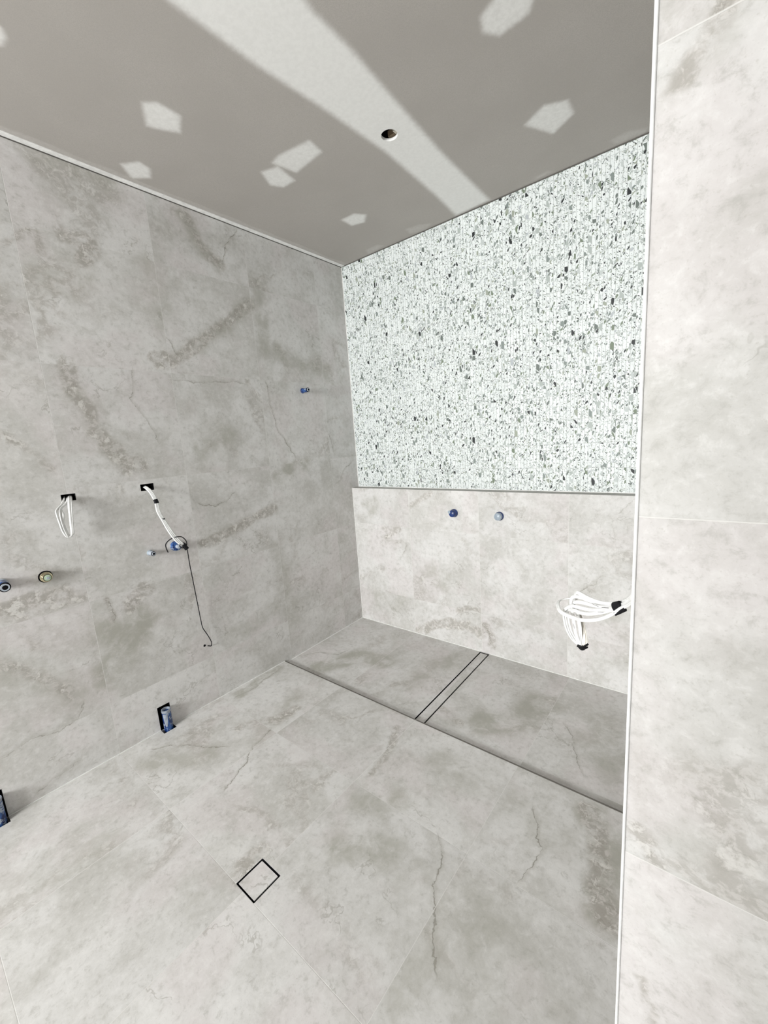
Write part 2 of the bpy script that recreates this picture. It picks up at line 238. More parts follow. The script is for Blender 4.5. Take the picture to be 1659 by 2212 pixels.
def stone(name, su, sv, u0, v0, seed=0., grout=(.004, .004), rough=.42, gain=1.0, cut_v=None, hgrout=.35):
    k = NT(name)
    uv = k.attr('tile_uv'); o = k.sep(uv); u, v = o[0], o[1]
    mk = k.n('ShaderNodeAttribute'); mk.attribute_name = 'marks'
    mr = k.n('ShaderNodeSeparateColor'); k.put(mr.inputs[0], mk.outputs['Color']); crA, ckA, toA = mr.outputs[0], mr.outputs[1], mr.outputs[2]
    fu = k.math('DIVIDE', k.math('SUBTRACT', u, u0), su); fv = k.math('DIVIDE', k.math('SUBTRACT', v, v0), sv)
    iu, iv = k.math('FLOOR', fu), k.math('FLOOR', fv)
    wn = k.n('ShaderNodeTexWhiteNoise', noise_dimensions='3D'); k.put(wn.inputs['Vector'], k.comb(iu, iv, seed))
    rnd = wn.outputs['Color']; rv = wn.outputs['Value']
    P = k.vmath('ADD', k.comb(u, v, 0.), k.vmath('SCALE', rnd, None, 23.))
    # warp
    Wc = k.vmath('SUBTRACT', k.noise(P, 9, 4, .6, color=True), (.5, .5, .5))
    PW = k.vmath('ADD', P, k.vmath('SCALE', Wc, None, .10))
    n1 = k.noise(P, 2.6, 5, .58, .7)
    n2 = k.noise(PW, 7.5, 8, .66, .4)
    n3 = k.noise(P, 38, 7, .72, .3)
    n4 = k.noise(P, 190, 3, .6)
    n5 = k.noise(P, 3.1, 3, .5)
    ca = tuple(x*gain for x in (.655, .646, .633)); cb = tuple(x*gain for x in (.445, .434, .402)); cp = tuple(x*gain for x in (.615, .580, .573))
    t = k.ss(n1, .38, .66)
    col = k.mix(k.math('MULTIPLY', t, .62), ca, cb)
    col = k.mix(k.math('MULTIPLY', k.ss(n5, .48, .62), .65), col, cp)          # pinkish clouds
    col = k.mix(k.math('MULTIPLY', k.ss(n2, .48, .74), .60), col, cb)
    col = k.mix(k.math('MULTIPLY', k.ss(n2, .50, .30), .35), col, tuple(min(1, x*1.12) for x in ca))
    col = k.mix(k.math('MULTIPLY', k.ss(n3, .50, .72), .55), col, tuple(x*.84 for x in cb))
    col = k.mix(k.math('MULTIPLY', k.ss(n3, .50, .32), .35), col, tuple(min(1, x*1.16) for x in ca))
    # painted darker zones of the print
    tN = k.math('MULTIPLY', k.math('SUBTRACT', k.noise(P, 4.5, 4, .6, .6), .5), 1.1)
    toA = k.math('MULTIPLY', k.math('MULTIPLY', k.ss(k.math('ADD', toA, tN), .05, .75), k.ss(toA, .0, .8)), .80)
    toW = k.math('MULTIPLY', toA, k.ss(n2, .35, .60, .25, 1.))
    col = k.mix(k.math('MULTIPLY', toW, .95), col, tuple(x*gain for x in (.36, .352, .305)))
    # travertine crust bands: procedural + traced
    bn = k.noise(PW, 1.15, 3, .55, .5)
    band = k.ss(k.math('ABSOLUTE', k.math('SUBTRACT', bn, .5)), .030, .004)
    band = k.math('MULTIPLY', band, k.ss(k.noise(P, 1.9, 2, .5), .50, .62))
    cN = k.math('MULTIPLY', k.math('SUBTRACT', k.noise(P, 10, 4, .6, .6), .5), 1.5)
    crB = k.math('MULTIPLY', k.ss(k.math('ADD', crA, cN), .30, .95), k.ss(crA, .0, .75))
    cr = k.math('MAXIMUM', k.math('MULTIPLY', band, .7), crB)
    cr = k.math('MULTIPLY', cr, k.ss(k.noise(PW, 22, 5, .65), .36, .54, .2, 1.))
    PW2 = k.vmath('ADD', P, k.vmath('SCALE', Wc, None, .05))
    q1 = k.noise(PW2, 40, 5, .65, .5); q2 = k.noise(PW2, 20, 5, .62, .3); q3 = k.noise(P, 100, 3, .6, .4)
    crc = k.mix(k.ss(q1, .46, .58), tuple(x*gain for x in (.355, .332, .300)), tuple(x*gain for x in (.54, .515, .487)))
    crc = k.mix(k.math('MULTIPLY', k.ss(q2, .56, .64), .8), crc, tuple(x*gain for x in (.70, .685, .65)))
    crc = k.mix(k.math('MULTIPLY', k.ss(k.math('ABSOLUTE', k.math('SUBTRACT', q2, .56)), .018, .004), .7), crc, tuple(x*gain for x in (.27, .25, .215)))
    crc = k.mix(k.math('MULTIPLY', k.ss(q3, .54, .64), .4), crc, tuple(x*gain for x in (.30, .28, .245)))
    col = k.mix(k.math('MULTIPLY', cr, .82), col, crc)
    # fine cracks
    cn = k.noise(PW, 2.1, 5, .6, .3)
    ck = k.ss(k.math('ABSOLUTE', k.math('SUBTRACT', cn, .5)), .0065, .001)
    ck = k.math('MULTIPLY', ck, k.ss(k.noise(P, 3.3, 2, .5), .55, .64))
    sdv = k.sep(k.attr('crackline'))
    w1 = k.math('MULTIPLY', k.math('SUBTRACT', k.noise(P, 16, 4, .6), .5), .050)
    w2 = k.math('MULTIPLY', k.math('SUBTRACT', k.noise(P, 75, 3, .6), .5), .012)
    sdd = k.math('ADD', sdv[0], k.math('ADD', w1, w2))
    wl = k.math('MULTIPLY', k.math('ADD', .0006, k.math('MULTIPLY', k.ss(k.noise(P, 11, 2, .5), .38, .64), .0030)), 1.)
    ln = k.math('SUBTRACT', 1., k.math('DIVIDE', k.math('ABSOLUTE', sdd), wl), clamp=True)
    halo = k.ss(k.math('ABSOLUTE', k.math('ADD', sdd, .004)), .014, .0)
    col = k.mix(k.math('MULTIPLY', k.math('MULTIPLY', halo, sdv[1]), .28), col, tuple(x*gain for x in (.34, .325, .285)))
    ck = k.math('MAXIMUM', k.math('MULTIPLY', ck, .5), k.math('MULTIPLY', k.math('MULTIPLY', k.ss(ln, 0., .7), sdv[1]), 1.0))
    col = k.mix(k.math('MULTIPLY', ck, .8), col, tuple(x*gain for x in (.25, .235, .20)))
    col = k.mix(k.math('MULTIPLY', k.ss(n4, .58, .72), .25), col, tuple(x*gain for x in (.36, .34, .30)))
    # per tile shift
    col = k.mix(1.0, col, k.comb(*[k.math('ADD', .965, k.math('MULTIPLY', rv, .06))]*3), 'MULTIPLY')
    # grout
    def line(f, size, wdt):
        fr = k.math('FRACT', f); d = k.math('MULTIPLY', k.math('MINIMUM', fr, k.math('SUBTRACT', 1., fr)), size)
        return k.ss(d, wdt/2, wdt/2-.0008), k.ss(d, wdt/2+.0025, wdt/2)
    gu, gu2 = line(fu, su, grout[0]); gv, gv2 = line(fv, sv, grout[1])
    gv = k.math('MULTIPLY', gv, hgrout)
    g = k.math('MAXIMUM', gu, gv)
    if cut_v is not None:
        d = k.math('ABSOLUTE', k.math('SUBTRACT', v, cut_v)); g = k.math('MAXIMUM', g, k.math('MULTIPLY', k.ss(d, .002, .001), .6))
    col = k.mix(k.math('MULTIPLY', g, .75), col, tuple(x*gain for x in (.70, .69, .665)))
    k.put(k.b.inputs['Base Color'], col)
    k.put(k.b.inputs['Roughness'], k.math('ADD', rough, k.math('MULTIPLY', n3, .25)))
    k.b.inputs['Specular IOR Level'].default_value = .35
    h = k.math('SUBTRACT', k.math('MULTIPLY', n3, .25), k.math('ADD', k.math('MULTIPLY', g, 1.2), k.math('MULTIPLY', ck, .4)))
    k.bump(h, .35, .0015)
    return k.m

def mosaic(name, z0):
    k = NT(name)
    o = k.sep(k.attr('tile_uv')); u, v = o[0], o[1]
    W_, H_ = .0204, .1475
    fu = k.math('DIVIDE', u, W_); fv = k.math('DIVIDE', k.math('SUBTRACT', v, z0), H_)
    iu, iv = k.math('FLOOR', fu), k.math('FLOOR', fv)
    wn = k.n('ShaderNodeTexWhiteNoise', noise_dimensions='3D'); k.put(wn.inputs['Vector'], k.comb(iu, iv, 3.))
    P0 = k.vmath('ADD', k.comb(u, v, 0.), k.vmath('SCALE', wn.outputs['Color'], None, 9.))
    base = (.86, .90, .885)
    col = base
    tint = k.mix(wn.outputs['Value'], (.70, .735, .73), (.76, .795, .785)); col = tint
    big = None
    for sc, sx, ang, thr, dens, wob in ((190, 1.3, .7, .14, .22, .001), (110, 1.5, .9, .10, .34, .002), (60, 1.45, -.5, .08, .34, .003), (34, 1.25, .5, .05, .15, .006)):
        ca, sa = math.cos(ang), math.sin(ang)
        p = k.sep(P0); 
        x = k.math('ADD', k.math('MULTIPLY', p[0], ca*sx), k.math('MULTIPLY', p[1], sa*sx))
        y = k.math('SUBTRACT', k.math('MULTIPLY', p[1], ca/sx), k.math('MULTIPLY', p[0], sa/sx))
        Q = k.comb(x, y, p[2])
        Wc = k.vmath('SUBTRACT', k.noise(Q, sc*1.6, 2, .5, color=True), (.5, .5, .5))
        Q = k.vmath('ADD', Q, k.vmath('SCALE', Wc, None, wob))
        e = k.vor(Q, sc, 'DISTANCE_TO_EDGE'); f = k.vor(Q, sc, 'F1')
        rc = k.n('ShaderNodeSeparateColor'); k.put(rc.inputs[0], f.outputs['Color'])
        pick = k.math('LESS_THAN', rc.outputs[0], dens)
        # shrink by random amount
        th = k.math('ADD', thr, k.math('MULTIPLY', rc.outputs[1], .10))
        ins = k.math('GREATER_THAN', e.outputs['Distance'], th)
        msk = k.math('MULTIPLY', pick, ins)
        rp = k.n('ShaderNodeValToRGB'); rp.color_ramp.interpolation = 'CONSTANT'
        cols = [(0, (.38, .42, .40)), (.2, (.20, .235, .22)), (.36, (.48, .52, .51)), (.52, (.13, .155, .14)), (.66, (.012, .015, .016)), (.76, (.16, .20, .14)), (.85, (.30, .33, .27)), (.93, (.42, .45, .47))]
        el = rp.color_ramp.elements
        el[0].position = 0; el[0].color = (*cols[0][1], 1); el[1].position = cols[1][0]; el[1].color = (*cols[1][1], 1)
        for pz, cc in cols[2:]:
            q = el.new(pz); q.color = (*cc, 1)
        k.put(rp.inputs[0], rc.outputs[2])
        col = k.mix(msk, col, rp.outputs[0])
    def line(f, size, wdt):
        fr = k.math('FRACT', f); d = k.math('MULTIPLY', k.math('MINIMUM', fr, k.math('SUBTRACT', 1., fr)), size)
        return k.ss(d, wdt/2+.0004, wdt/2-.0004)
    gu, gv = line(fu, W_, .0022), line(fv, H_, .0022)
    g = k.math('MAXIMUM', k.math('MULTIPLY', gu, .8), k.math('MULTIPLY', gv, .75))
    col = k.mix(g, col, (.42, .44, .43))
    k.put(k.b.inputs['Base Color'], col); k.b.inputs['Roughness'].default_value = .55
    k.bump(k.math('SUBTRACT', 1., g), .5, .0012)
    return k.m

def plaster():
    k = NT('ceiling_plasterboard')
    co = k.n('ShaderNodeTexCoord').outputs['Object']
    mk = k.n('ShaderNodeAttribute'); mk.attribute_name = 'marks'
    mr = k.n('ShaderNodeSeparateColor'); k.put(mr.inputs[0], mk.outputs['Color'])
    n = k.noise(co, 55, 5, .7); nb = k.noise(co, 2.3, 4, .55); nf = k.noise(co, 420, 2, .6)
    f = k.math('ADD', mr.outputs[0], k.math('MULTIPLY', k.math('SUBTRACT', n, .5), k.math('MULTIPLY', mr.outputs[1], .9)))
    f = k.ss(f, .12, .88)
    board = k.mix(k.ss(nb, .35, .65), (.455, .428, .400), (.49, .463, .434))
    board = k.mix(k.ss(nf, .35, .7), board, (.425, .400, .374))
    comp = k.mix(k.ss(n, .35, .65), (.84, .835, .815), (.88, .875, .855))
    k.put(k.b.inputs['Base Color'], k.mix(f, board, comp))
    k.b.inputs['Roughness'].default_value = .9; k.b.inputs['Specular IOR Level'].default_value = .15
    k.bump(nf, .15, .0006)
    return k.m

def blue_tape(name='blue_taped_plastic', white=.35):
    k = NT(name)
    co = k.n('ShaderNodeTexCoord').outputs['Object']
    n = k.noise(co, 28, 4, .6, .5); n2 = k.noise(k.vmath('MULTIPLY', co, (1, 1, .3)), 60, 3, .6)
    c = k.mix(k.ss(n2, .38, .62), (.004, .014, .085), (.032, .095, .28))
    c = k.mix(k.math('MULTIPLY', k.ss(n, .60-.25*white, .66-.2*white), .85), c, (.38, .44, .52))
    k.put(k.b.inputs['Base Color'], c); k.b.inputs['Roughness'].default_value = .25
    return k.m

M_LEFT = stone('stone_tile_left', .6, .59, -2.03-.6, .30-.59, 1., grout=(.0026, .0022), hgrout=.25)
M_FLOOR = stone('stone_tile_floor', .603, .603, 0.003, -1.43-.603*4, 5., grout=(.003, .003), hgrout=.6)
M_SHOWER = stone('stone_tile_shower', .603, .90, 0.003, -.84, 9., grout=(.0025, .003), hgrout=.5)
M_HALF = stone('stone_tile_half_wall', .6, .6, -.005, -.30, 12., grout=(.003, .002), hgrout=.35)
M_NIB = stone('stone_tile_nib_wall', .6, .6, 2.2, .275-.6, 21., grout=(.003, .003), hgrout=.9, gain=1.0)
M_PLAIN = stone('stone_tile_insert', 5., 5., -9., -9., 31.)
M_MOS = mosaic('terrazzo_finger_mosaic', 1.211)
M_CEIL = plaster()
M_WHITE = simple('white_sealant', (.80, .80, .78), .5)
M_TRIMW = simple('white_edge_trim', (.84, .84, .83), .35)
M_COMP = simple('white_joint_compound', (.88, .875, .86), .9)
M_BLACK = simple('black_plastic', (.006, .006, .008), .6, spec=.2)
M_VOID = simple('dark_cavity', (.006, .006, .007), .9, spec=.1)
M_CAVB = simple('cavity_timber', (.22, .16, .10), .8)
M_CABLE = simple('white_cable_sheath', (.80, .80, .79), .4)
M_CABLE2 = simple('cream_cable_sheath', (.74, .70, .63), .4)
M_BLUE = blue_tape(white=.2)
M_BLUEW = blue_tape('blue_plastic_with_clear_tape', .4)
M_NAVY = simple('navy_plastic', (.012, .035, .15), .3, var=.3)
M_CLEAR = simple('pale_blue_plastic', (.33, .39, .45), .3)
M_PALE = simple('pale_plastic', (.40, .44, .50), .3)
M_MOUTH = simple('grey_tape', (.26, .29, .34), .35, var=.25)
M_BRASS = simple('brass', (.52, .47, .33), .28, 1.0)
M_GREEN = simple('pale_green_plug', (.55, .68, .50), .3)
M_INK = simple('print_ink', (.03, .03, .04), .6)
M_GREY = simple('grey_paint', (.52, .52, .51), .6)
M_SHADOWGAP = simple('painted_shadow_line', (.10, .095, .085), .9)  # dark colour standing in for the shadow line at the wall tops

# ---------------------------------------------------------------- mesh helpers
def tag(o, label=None, cat=None, group=None, kind=None):
    for k_, v_ in (('label', label), ('category', cat), ('group', group), ('kind', kind)):
        if v_: o[k_] = v_
    return o
def empty(name, loc, label, cat, group=None):
    o = bpy.data.objects.new(name, None); C.objects.link(o); o.location = loc; o.empty_display_size = .05
    return tag(o, label, cat, group)
def link(name, me, mat, parent=None):
    me.materials.clear()
    if mat: me.materials.append(mat)
    o = bpy.data.objects.new(name, me); C.objects.link(o)
    if parent:
        o.parent = parent; o.matrix_parent_inverse = Matrix.Translation(-world_loc(parent))
    return o
def world_loc(o):
    l = Vector(o.location) if o.parent is None else Vector((0, 0, 0))
    if o.parent is not None: l = world_loc(o.parent)
    return l
def seg_dist(U, V, pts):
    best = np.full(U.shape, 9.)
    for (a, b), (c, d) in zip(pts[:-1], pts[1:]):
        dx, dy = c-a, d-b; L2 = dx*dx+dy*dy+1e-12
        t = np.clip(((U-a)*dx+(V-b)*dy)/L2, 0, 1)
        best = np.minimum(best, np.hypot(U-a-t*dx, V-b-t*dy))
    return best
def smooth(x): x = np.clip(x, 0, 1); return x*x*(3-2*x)
def wob(U, V, s, seed):
    r = np.random.RandomState(seed); out = np.zeros(U.shape)
    for i in range(10):
        a = r.uniform(0, 6.28); f = s*r.uniform(.5, 2.2); out += np.sin((U*math.cos(a)+V*math.sin(a))*f+r.uniform(0, 6.28))/(1+i*.15)
    return out/5
def marks_of(U, V, M):
    R = np.zeros(U.shape); G = np.zeros(U.shape); B = np.zeros(U.shape)
    wu = wob(U, V, 28, 3)*.016; wv = wob(U, V, 28, 8)*.016
    for kind, wd, st, pts in M:
        d = seg_dist(U+wu, V+wv, pts)
        if kind == 'crust': R = np.maximum(R, min(1, st*1.15)*smooth(1.15-d/(wd*1.45)))
        elif kind == 'tone': B = np.maximum(B, st*smooth(1.1-d/(wd*1.6)))
        else: pass
    return R, G, B
def crack_of(U, V, M):
    SD = np.full(U.shape, .5); ST = np.zeros(U.shape); best = np.full(U.shape, 9.)
    for kind, wd, st, pts in M:
        if kind != 'crack': continue
        for n, ((a, b), (c, d)) in enumerate(zip(pts[:-1], pts[1:])):
            dx, dy = c-a, d-b; L = math.hypot(dx, dy)+1e-9
            tr = ((U-a)*dx+(V-b)*dy)/L**2; t = np.clip(tr, 0, 1)
            dd = np.hypot(U-a-t*dx, V-b-t*dy); sg = np.where(((U-a)*dy-(V-b)*dx) > 0, 1, -1)
            take = dd < best
            e0 = smooth((tr*L+.01)/.05) if n == 0 else 1.; e1 = smooth(((1-tr)*L+.01)/.05) if n == len(pts)-2 else 1.
            best = np.where(take, dd, best); SD = np.where(take, sg*dd, SD); ST = np.where(take, st*e0*e1*smooth((.05-dd)/.02), ST)
    return SD, ST
def poly_sd(U, V, pts):
    d = seg_dist(U, V, pts+[pts[0]]); ins = np.zeros(U.shape, bool)
    n = len(pts)
    for i in range(n):
        (x1, y1), (x2, y2) = pts[i], pts[(i+1) % n]
        cond = ((y1 > V) != (y2 > V)) & (U < (x2-x1)*(V-y1)/((y2-y1) if abs(y2-y1) > 1e-9 else 1e-9)+x1)
        ins ^= cond
    return np.where(ins, d, -d)
def lines(lo, hi, step, extra=(), coarse=()):
    a = list(np.arange(lo, hi+1e-6, step)) + [hi] + list(extra) + list(coarse)
    a = sorted(a); out = []
    ex = set(round(e, 5) for e in extra) | set(round(e, 5) for e in coarse) | {round(hi, 5), round(lo, 5)}
    for q in a:
        if out and q-out[-1] < step*.35:
            if round(q, 5) in ex: 
                if round(out[-1], 5) not in ex: out[-1] = q
                elif abs(q-out[-1]) > 1e-5: out.append(q)
            continue
        out.append(q)
    return np.array(out)
def panel(name, fn, us, vs, holes, mat, marks=None, comp=None, kind='structure', parent=None, uvfn=None, flip=False, back=None):
    """grid surface: fn(U,V)->(X,Y,Z); holes = list of (u0,u1,v0,v1) left open"""
    U, V = np.meshgrid(us, vs, indexing='ij'); X, Y, Z = fn(U, V)
    co = np.stack([np.broadcast_to(X, U.shape), np.broadcast_to(Y, U.shape), np.broadcast_to(Z, U.shape)], -1).reshape(-1, 3).astype(float)
    nu, nv = len(us), len(vs)
    i, j = np.meshgrid(np.arange(nu-1), np.arange(nv-1), indexing='ij')
    mu, mv = (us[:-1]+us[1:])/2, (vs[:-1]+vs[1:])/2
    keep = np.ones(i.shape, bool); MU, MV = np.meshgrid(mu, mv, indexing='ij')
    for (a, b, c, d) in holes: keep &= ~((MU > a) & (MU < b) & (MV > c) & (MV < d))
    i, j = i[keep], j[keep]
    q = np.stack([i*nv+j, (i+1)*nv+j, (i+1)*nv+j+1, i*nv+j+1], -1)
    if flip: q = q[:, ::-1]
    me = bpy.data.meshes.new(name); verts = co.tolist(); faces = q.tolist()
    if back is not None:       # slab: rim and back, so the surface has real thickness
        bx = Vector(back); cor = [(0, 0), (nu-1, 0), (nu-1, nv-1), (0, nv-1)]
        base = len(verts)
        for a, b in cor: verts.append((Vector(co[a*nv+b])+bx)[:])
        ci = [a*nv+b for a, b in cor]
        edges = [[a*nv for a in range(nu)], [(nu-1)*nv+b for b in range(nv)], [a*nv+nv-1 for a in range(nu-1, -1, -1)], [b for b in range(nv-1, -1, -1)]]
        for e, ed in enumerate(edges):
            f = ed + [base+(e+1) % 4, base+e]
            faces.append(f if flip else f[::-1])
        if not holes:
            f = [base, base+1, base+2, base+3]; faces.append(f if flip else f[::-1])
    me.from_pydata(verts, [], faces)
    n = len(verts); pad = n-len(co)
    a = me.attributes.new('tile_uv', 'FLOAT_VECTOR', 'POINT')
    UU, VV = (U, V) if uvfn is None else uvfn(U, V)
    tv = np.zeros((n, 3)); tv[:len(co), 0] = UU.ravel(); tv[:len(co), 1] = VV.ravel()
    if pad:
        for t_, ci_ in enumerate(ci): tv[len(co)+t_] = tv[ci_]
    a.data.foreach_set('vector', tv.ravel())
    m = me.attributes.new('marks', 'FLOAT_COLOR', 'POINT'); mc = np.zeros((n, 4)); mc[:, 3] = 1
    if marks is not None:
        R, G, B = marks_of(U, V, marks); mc[:len(co), 0] = R.ravel(); mc[:len(co), 1] = G.ravel(); mc[:len(co), 2] = B.ravel()
    if comp is not None:
        R, G = comp(U, V); mc[:len(co), 0] = R.ravel(); mc[:len(co), 1] = G.ravel()
    m.data.foreach_set('color', mc.ravel())
    cl = me.attributes.new('crackline', 'FLOAT_VECTOR', 'POINT'); cv_ = np.zeros((n, 3)); cv_[:, 0] = .5
    if marks is not None:
        SD, ST = crack_of(U, V, marks); cv_[:len(co), 0] = SD.ravel(); cv_[:len(co), 1] = ST.ravel()
    cl.data.foreach_set('vector', cv_.ravel())
    me.update()
    o = link(name, me, mat, parent)
    if kind: o['kind'] = kind
    return o
def box_bm(bm, lo, hi, bev=0.0):
    x0, y0, z0 = lo; x1, y1, z1 = hi
    v = [bm.verts.new(p) for p in ((x0, y0, z0), (x1, y0, z0), (x1, y1, z0), (x0, y1, z0), (x0, y0, z1), (x1, y0, z1), (x1, y1, z1), (x0, y1, z1))]
    fs = [bm.faces.new([v[i] for i in f]) for f in ((0, 3, 2, 1), (4, 5, 6, 7), (0, 1, 5, 4), (1, 2, 6, 5), (2, 3, 7, 6), (3, 0, 4, 7))]
    if bev: bmesh.ops.bevel(bm, geom=list({e for f in fs for e in f.edges}), offset=bev, segments=2, affect='EDGES')
    return fs
def finish(bm, name, mat, parent=None, smooth_=False):
    me = bpy.data.meshes.new(name)
    for f in bm.faces: f.smooth = smooth_
    bm.to_mesh(me); bm.free()
    a = me.attributes.new('tile_uv', 'FLOAT_VECTOR', 'POINT')
    for i, v in enumerate(me.vertices): a.data[i].vector = (v.co.x, v.co.y, 0)
    return link(name, me, mat, parent)
def box(name, lo, hi, mat, parent=None, bev=0.0, kind=None):
    bm = bmesh.new(); box_bm(bm, lo, hi, bev); o = finish(bm, name, mat, parent)
    if kind: o['kind'] = kind
    return o
def lathe(name, prof, org, axis, mat, parent=None, seg=40, sm=True, hexa=False):
    """revolve (axial, radius) profile about axis through org"""
    ax = Vector(axis).normalized(); t = Vector((0, 0, 1)) if abs(ax.z) < .9 else Vector((1, 0, 0))
    a = ax.cross(t).normalized(); b = ax.cross(a)
    bm = bmesh.new(); rings = []
    n = 6 if hexa else seg
    for h, r in prof:
        rings.append([bm.verts.new(Vector(org)+ax*h+(a*math.cos(2*math.pi*i/n)+b*math.sin(2*math.pi*i/n))*max(r, 1e-5)) for i in range(n)])
    for p, q in zip(rings[:-1], rings[1:]):
        for i in range(n): bm.faces.new((p[i], p[(i+1) % n], q[(i+1) % n], q[i]))
    bm.faces.new(rings[0][::-1]); bm.faces.new(rings[-1])
    bmesh.ops.recalc_face_normals(bm, faces=bm.faces)
    o = finish(bm, name, mat, parent, sm and not hexa)
    if sm and not hexa:
        for p in o.data.polygons:
            if len(p.vertices) > 4: p.use_smooth = False
        me = o.data; me.update()
        bm = bmesh.new(); bm.from_mesh(me)
        for e in bm.edges:
            if len(e.link_faces) == 2 and e.calc_face_angle(0) > .6: e.smooth = False
        bm.to_mesh(me); bm.free()
    return o
def catmull(pts, per=8):
    P = [Vector(p) for p in pts]; P = [P[0]*2-P[1]] + P + [P[-1]*2-P[-2]]; out = []
    for i in range(1, len(P)-2):
        for s in range(per):
            t = s/per; a, b, c, d = P[i-1:i+3]
            out.append(.5*((2*b)+(c-a)*t+(2*a-5*b+4*c-d)*t*t+(3*b-a-3*c+d)*t**3))
    out.append(P[-2]); return out
def tube(name, pts, rw, rt, mat, parent=None, per=8, flat=(0, 1, 0), seg=12, dip=0.0):
    """elliptic tube; rw half width along the cable's flat side, rt half thickness"""
    c = catmull(pts, per); bm = bmesh.new(); rings = []; ref = Vector(flat).normalized()
    for i, p in enumerate(c):
        t = (c[min(i+1, len(c)-1)]-c[max(i-1, 0)]).normalized()
        s = ref-t*ref.dot(t)
        s = s.normalized() if s.length > 1e-3 else t.orthogonal().normalized()
        ref = s; nn = t.cross(s)
        rings.append([bm.verts.new(p+s*rw*math.cos(2*math.pi*k/seg)+nn*rt*math.sin(2*math.pi*k/seg)*(1-dip*(1-abs(math.cos(2*math.pi*k/seg))**.6))) for k in range(seg)])
    for p, q in zip(rings[:-1], rings[1:]):
        for i in range(seg): bm.faces.new((p[i], p[(i+1) % seg], q[(i+1) % seg], q[i]))
    bm.faces.new(rings[0][::-1]); bm.faces.new(rings[-1])
    bmesh.ops.recalc_face_normals(bm, faces=bm.faces)
    return finish(bm, name, mat, parent, True)

# ================================================================ STRUCTURE
H, D, HW, YS, XR, YN = 3.013, .0854, 1.209, -.90, 2.40, -1.911
ZS = -.018                                  # shower floor at the step
def shower_z(y): return ZS*(y/YS)
XE = 4.0                                    # far right wall of the room beyond the nib
RECESS = [(-1.811, -1.740), (-2.572, -2.500)]          # y ranges of the two waste cut-outs
HOLE1 = (-2.057, -1.998, 1.418, 1.452); HOLE2 = (-1.695, -1.626, 1.419, 1.456)
ex_u, ex_v = [], []
for a, b in RECESS: ex_u += [a, b]
for a, b, c_, d_ in (HOLE1, HOLE2): ex_u += [a, b]; ex_v += [c_, d_]
us = lines(-2.75, D, .008, ex_u, [YF]); vs = lines(-.06, H, .008, ex_v+[.147])
us = us[(us >= -2.75-1e-6) | (us < YF+.01)]
holes = [HOLE1, HOLE2] + [(a, b, -.07, .147) for a, b in RECESS]
panel('wall_left', lambda U, V: (0*U, U, V), us, vs, holes, M_LEFT, MARKS_LEFT, back=(-.12, 0, 0))
# floor of the room, with notches at the two waste pipes and the square drain
DR = (1.161, 1.277, -2.033, -1.914)
xs = lines(0, 2.75, .009, [DR[0], DR[1], .046, XR], [XE]); xs = xs[(xs <= 2.75+1e-6) | (xs > XE-.01)]
ys = lines(-2.95, YS, .009, [DR[2], DR[3], YN]+[q for r in RECESS for q in r], [YF]); ys = ys[(ys >= -2.95-1e-6) | (ys < YF+.01)]
panel('floor', lambda U, V: (U, V, 0*U), xs, ys, [DR] + [(-.01, .046, a, b) for a, b in RECESS], M_FLOOR, MARKS_FLOOR, back=(0, 0, -.08))
# lower shower floor, falling to the step, with the slot for the channel drain
CH = (1.180, 1.255, -.899, -.010)
xs = lines(0, XR, .009, [CH[0], CH[1]]); ys = lines(YS, 0, .009, [CH[3]])
panel('floor', lambda U, V: (U, V, shower_z(V)), xs, ys, [(CH[0], CH[1], YS-.01, CH[3])], M_SHOWER, MARKS_SHOWER, back=(0, 0, -.08))
# tiled half wall with ledge
xs = lines(0, XR, .009); zs = lines(-.02, HW, .009)
panel('wall_back', lambda U, V: (U, 0*U, V), xs, zs, [], M_HALF, MARKS_HALF, back=(0, D, 0))
panel('trim_1', lambda U, V: (U, V, 0*U+HW+.0008), np.array([0., .6, 1.2, 1.8, XR]), np.array([0., D]), [], simple('ledge_tile', (.36, .35, .325), .55), uvfn=lambda U, V: (U, V+7))
# upper wall in finger mosaic
panel('wall_back', lambda U, V: (U, 0*U+D, V), np.array([0., XR]), np.array([HW, H]), [], M_MOS, back=(0, .1, 0))
# right wall: a thick nib whose end face (towards the window) is tiled; its shower side faces left
def boxpanel():
    x = np.array([XR, XE]); z = np.array([-.02, H])
    panel('wall_right', lambda U, V: (U, 0*U+YN, V), lines(XR, 2.9, .02, [], [XE]), lines(-.02, H, .02), [], M_NIB, [('crust', .02, .9, [(2.425, 2.03), (2.45, 2.06), (2.475, 2.085)]), ('tone', .03, .5, [(2.43, 2.02), (2.48, 2.06)]), ('crust', .02, .7, [(2.44, .62), (2.46, .58), (2.455, .52)]), ('crust', .03, .6, [(2.41, .93), (2.45, .88)]), ('tone', .05, .5, [(2.43, .45), (2.46, .38)]), ('crust', .03, .6, [(2.43, .45), (2.46, .38)])])
    panel('wall_right', lambda U, V: (0*U+XR, U, V), lines(YN+.004, D, .05), lines(-.06, H, .05), [], M_LEFT, flip=True, back=(.2, 0, 0))
boxpanel()
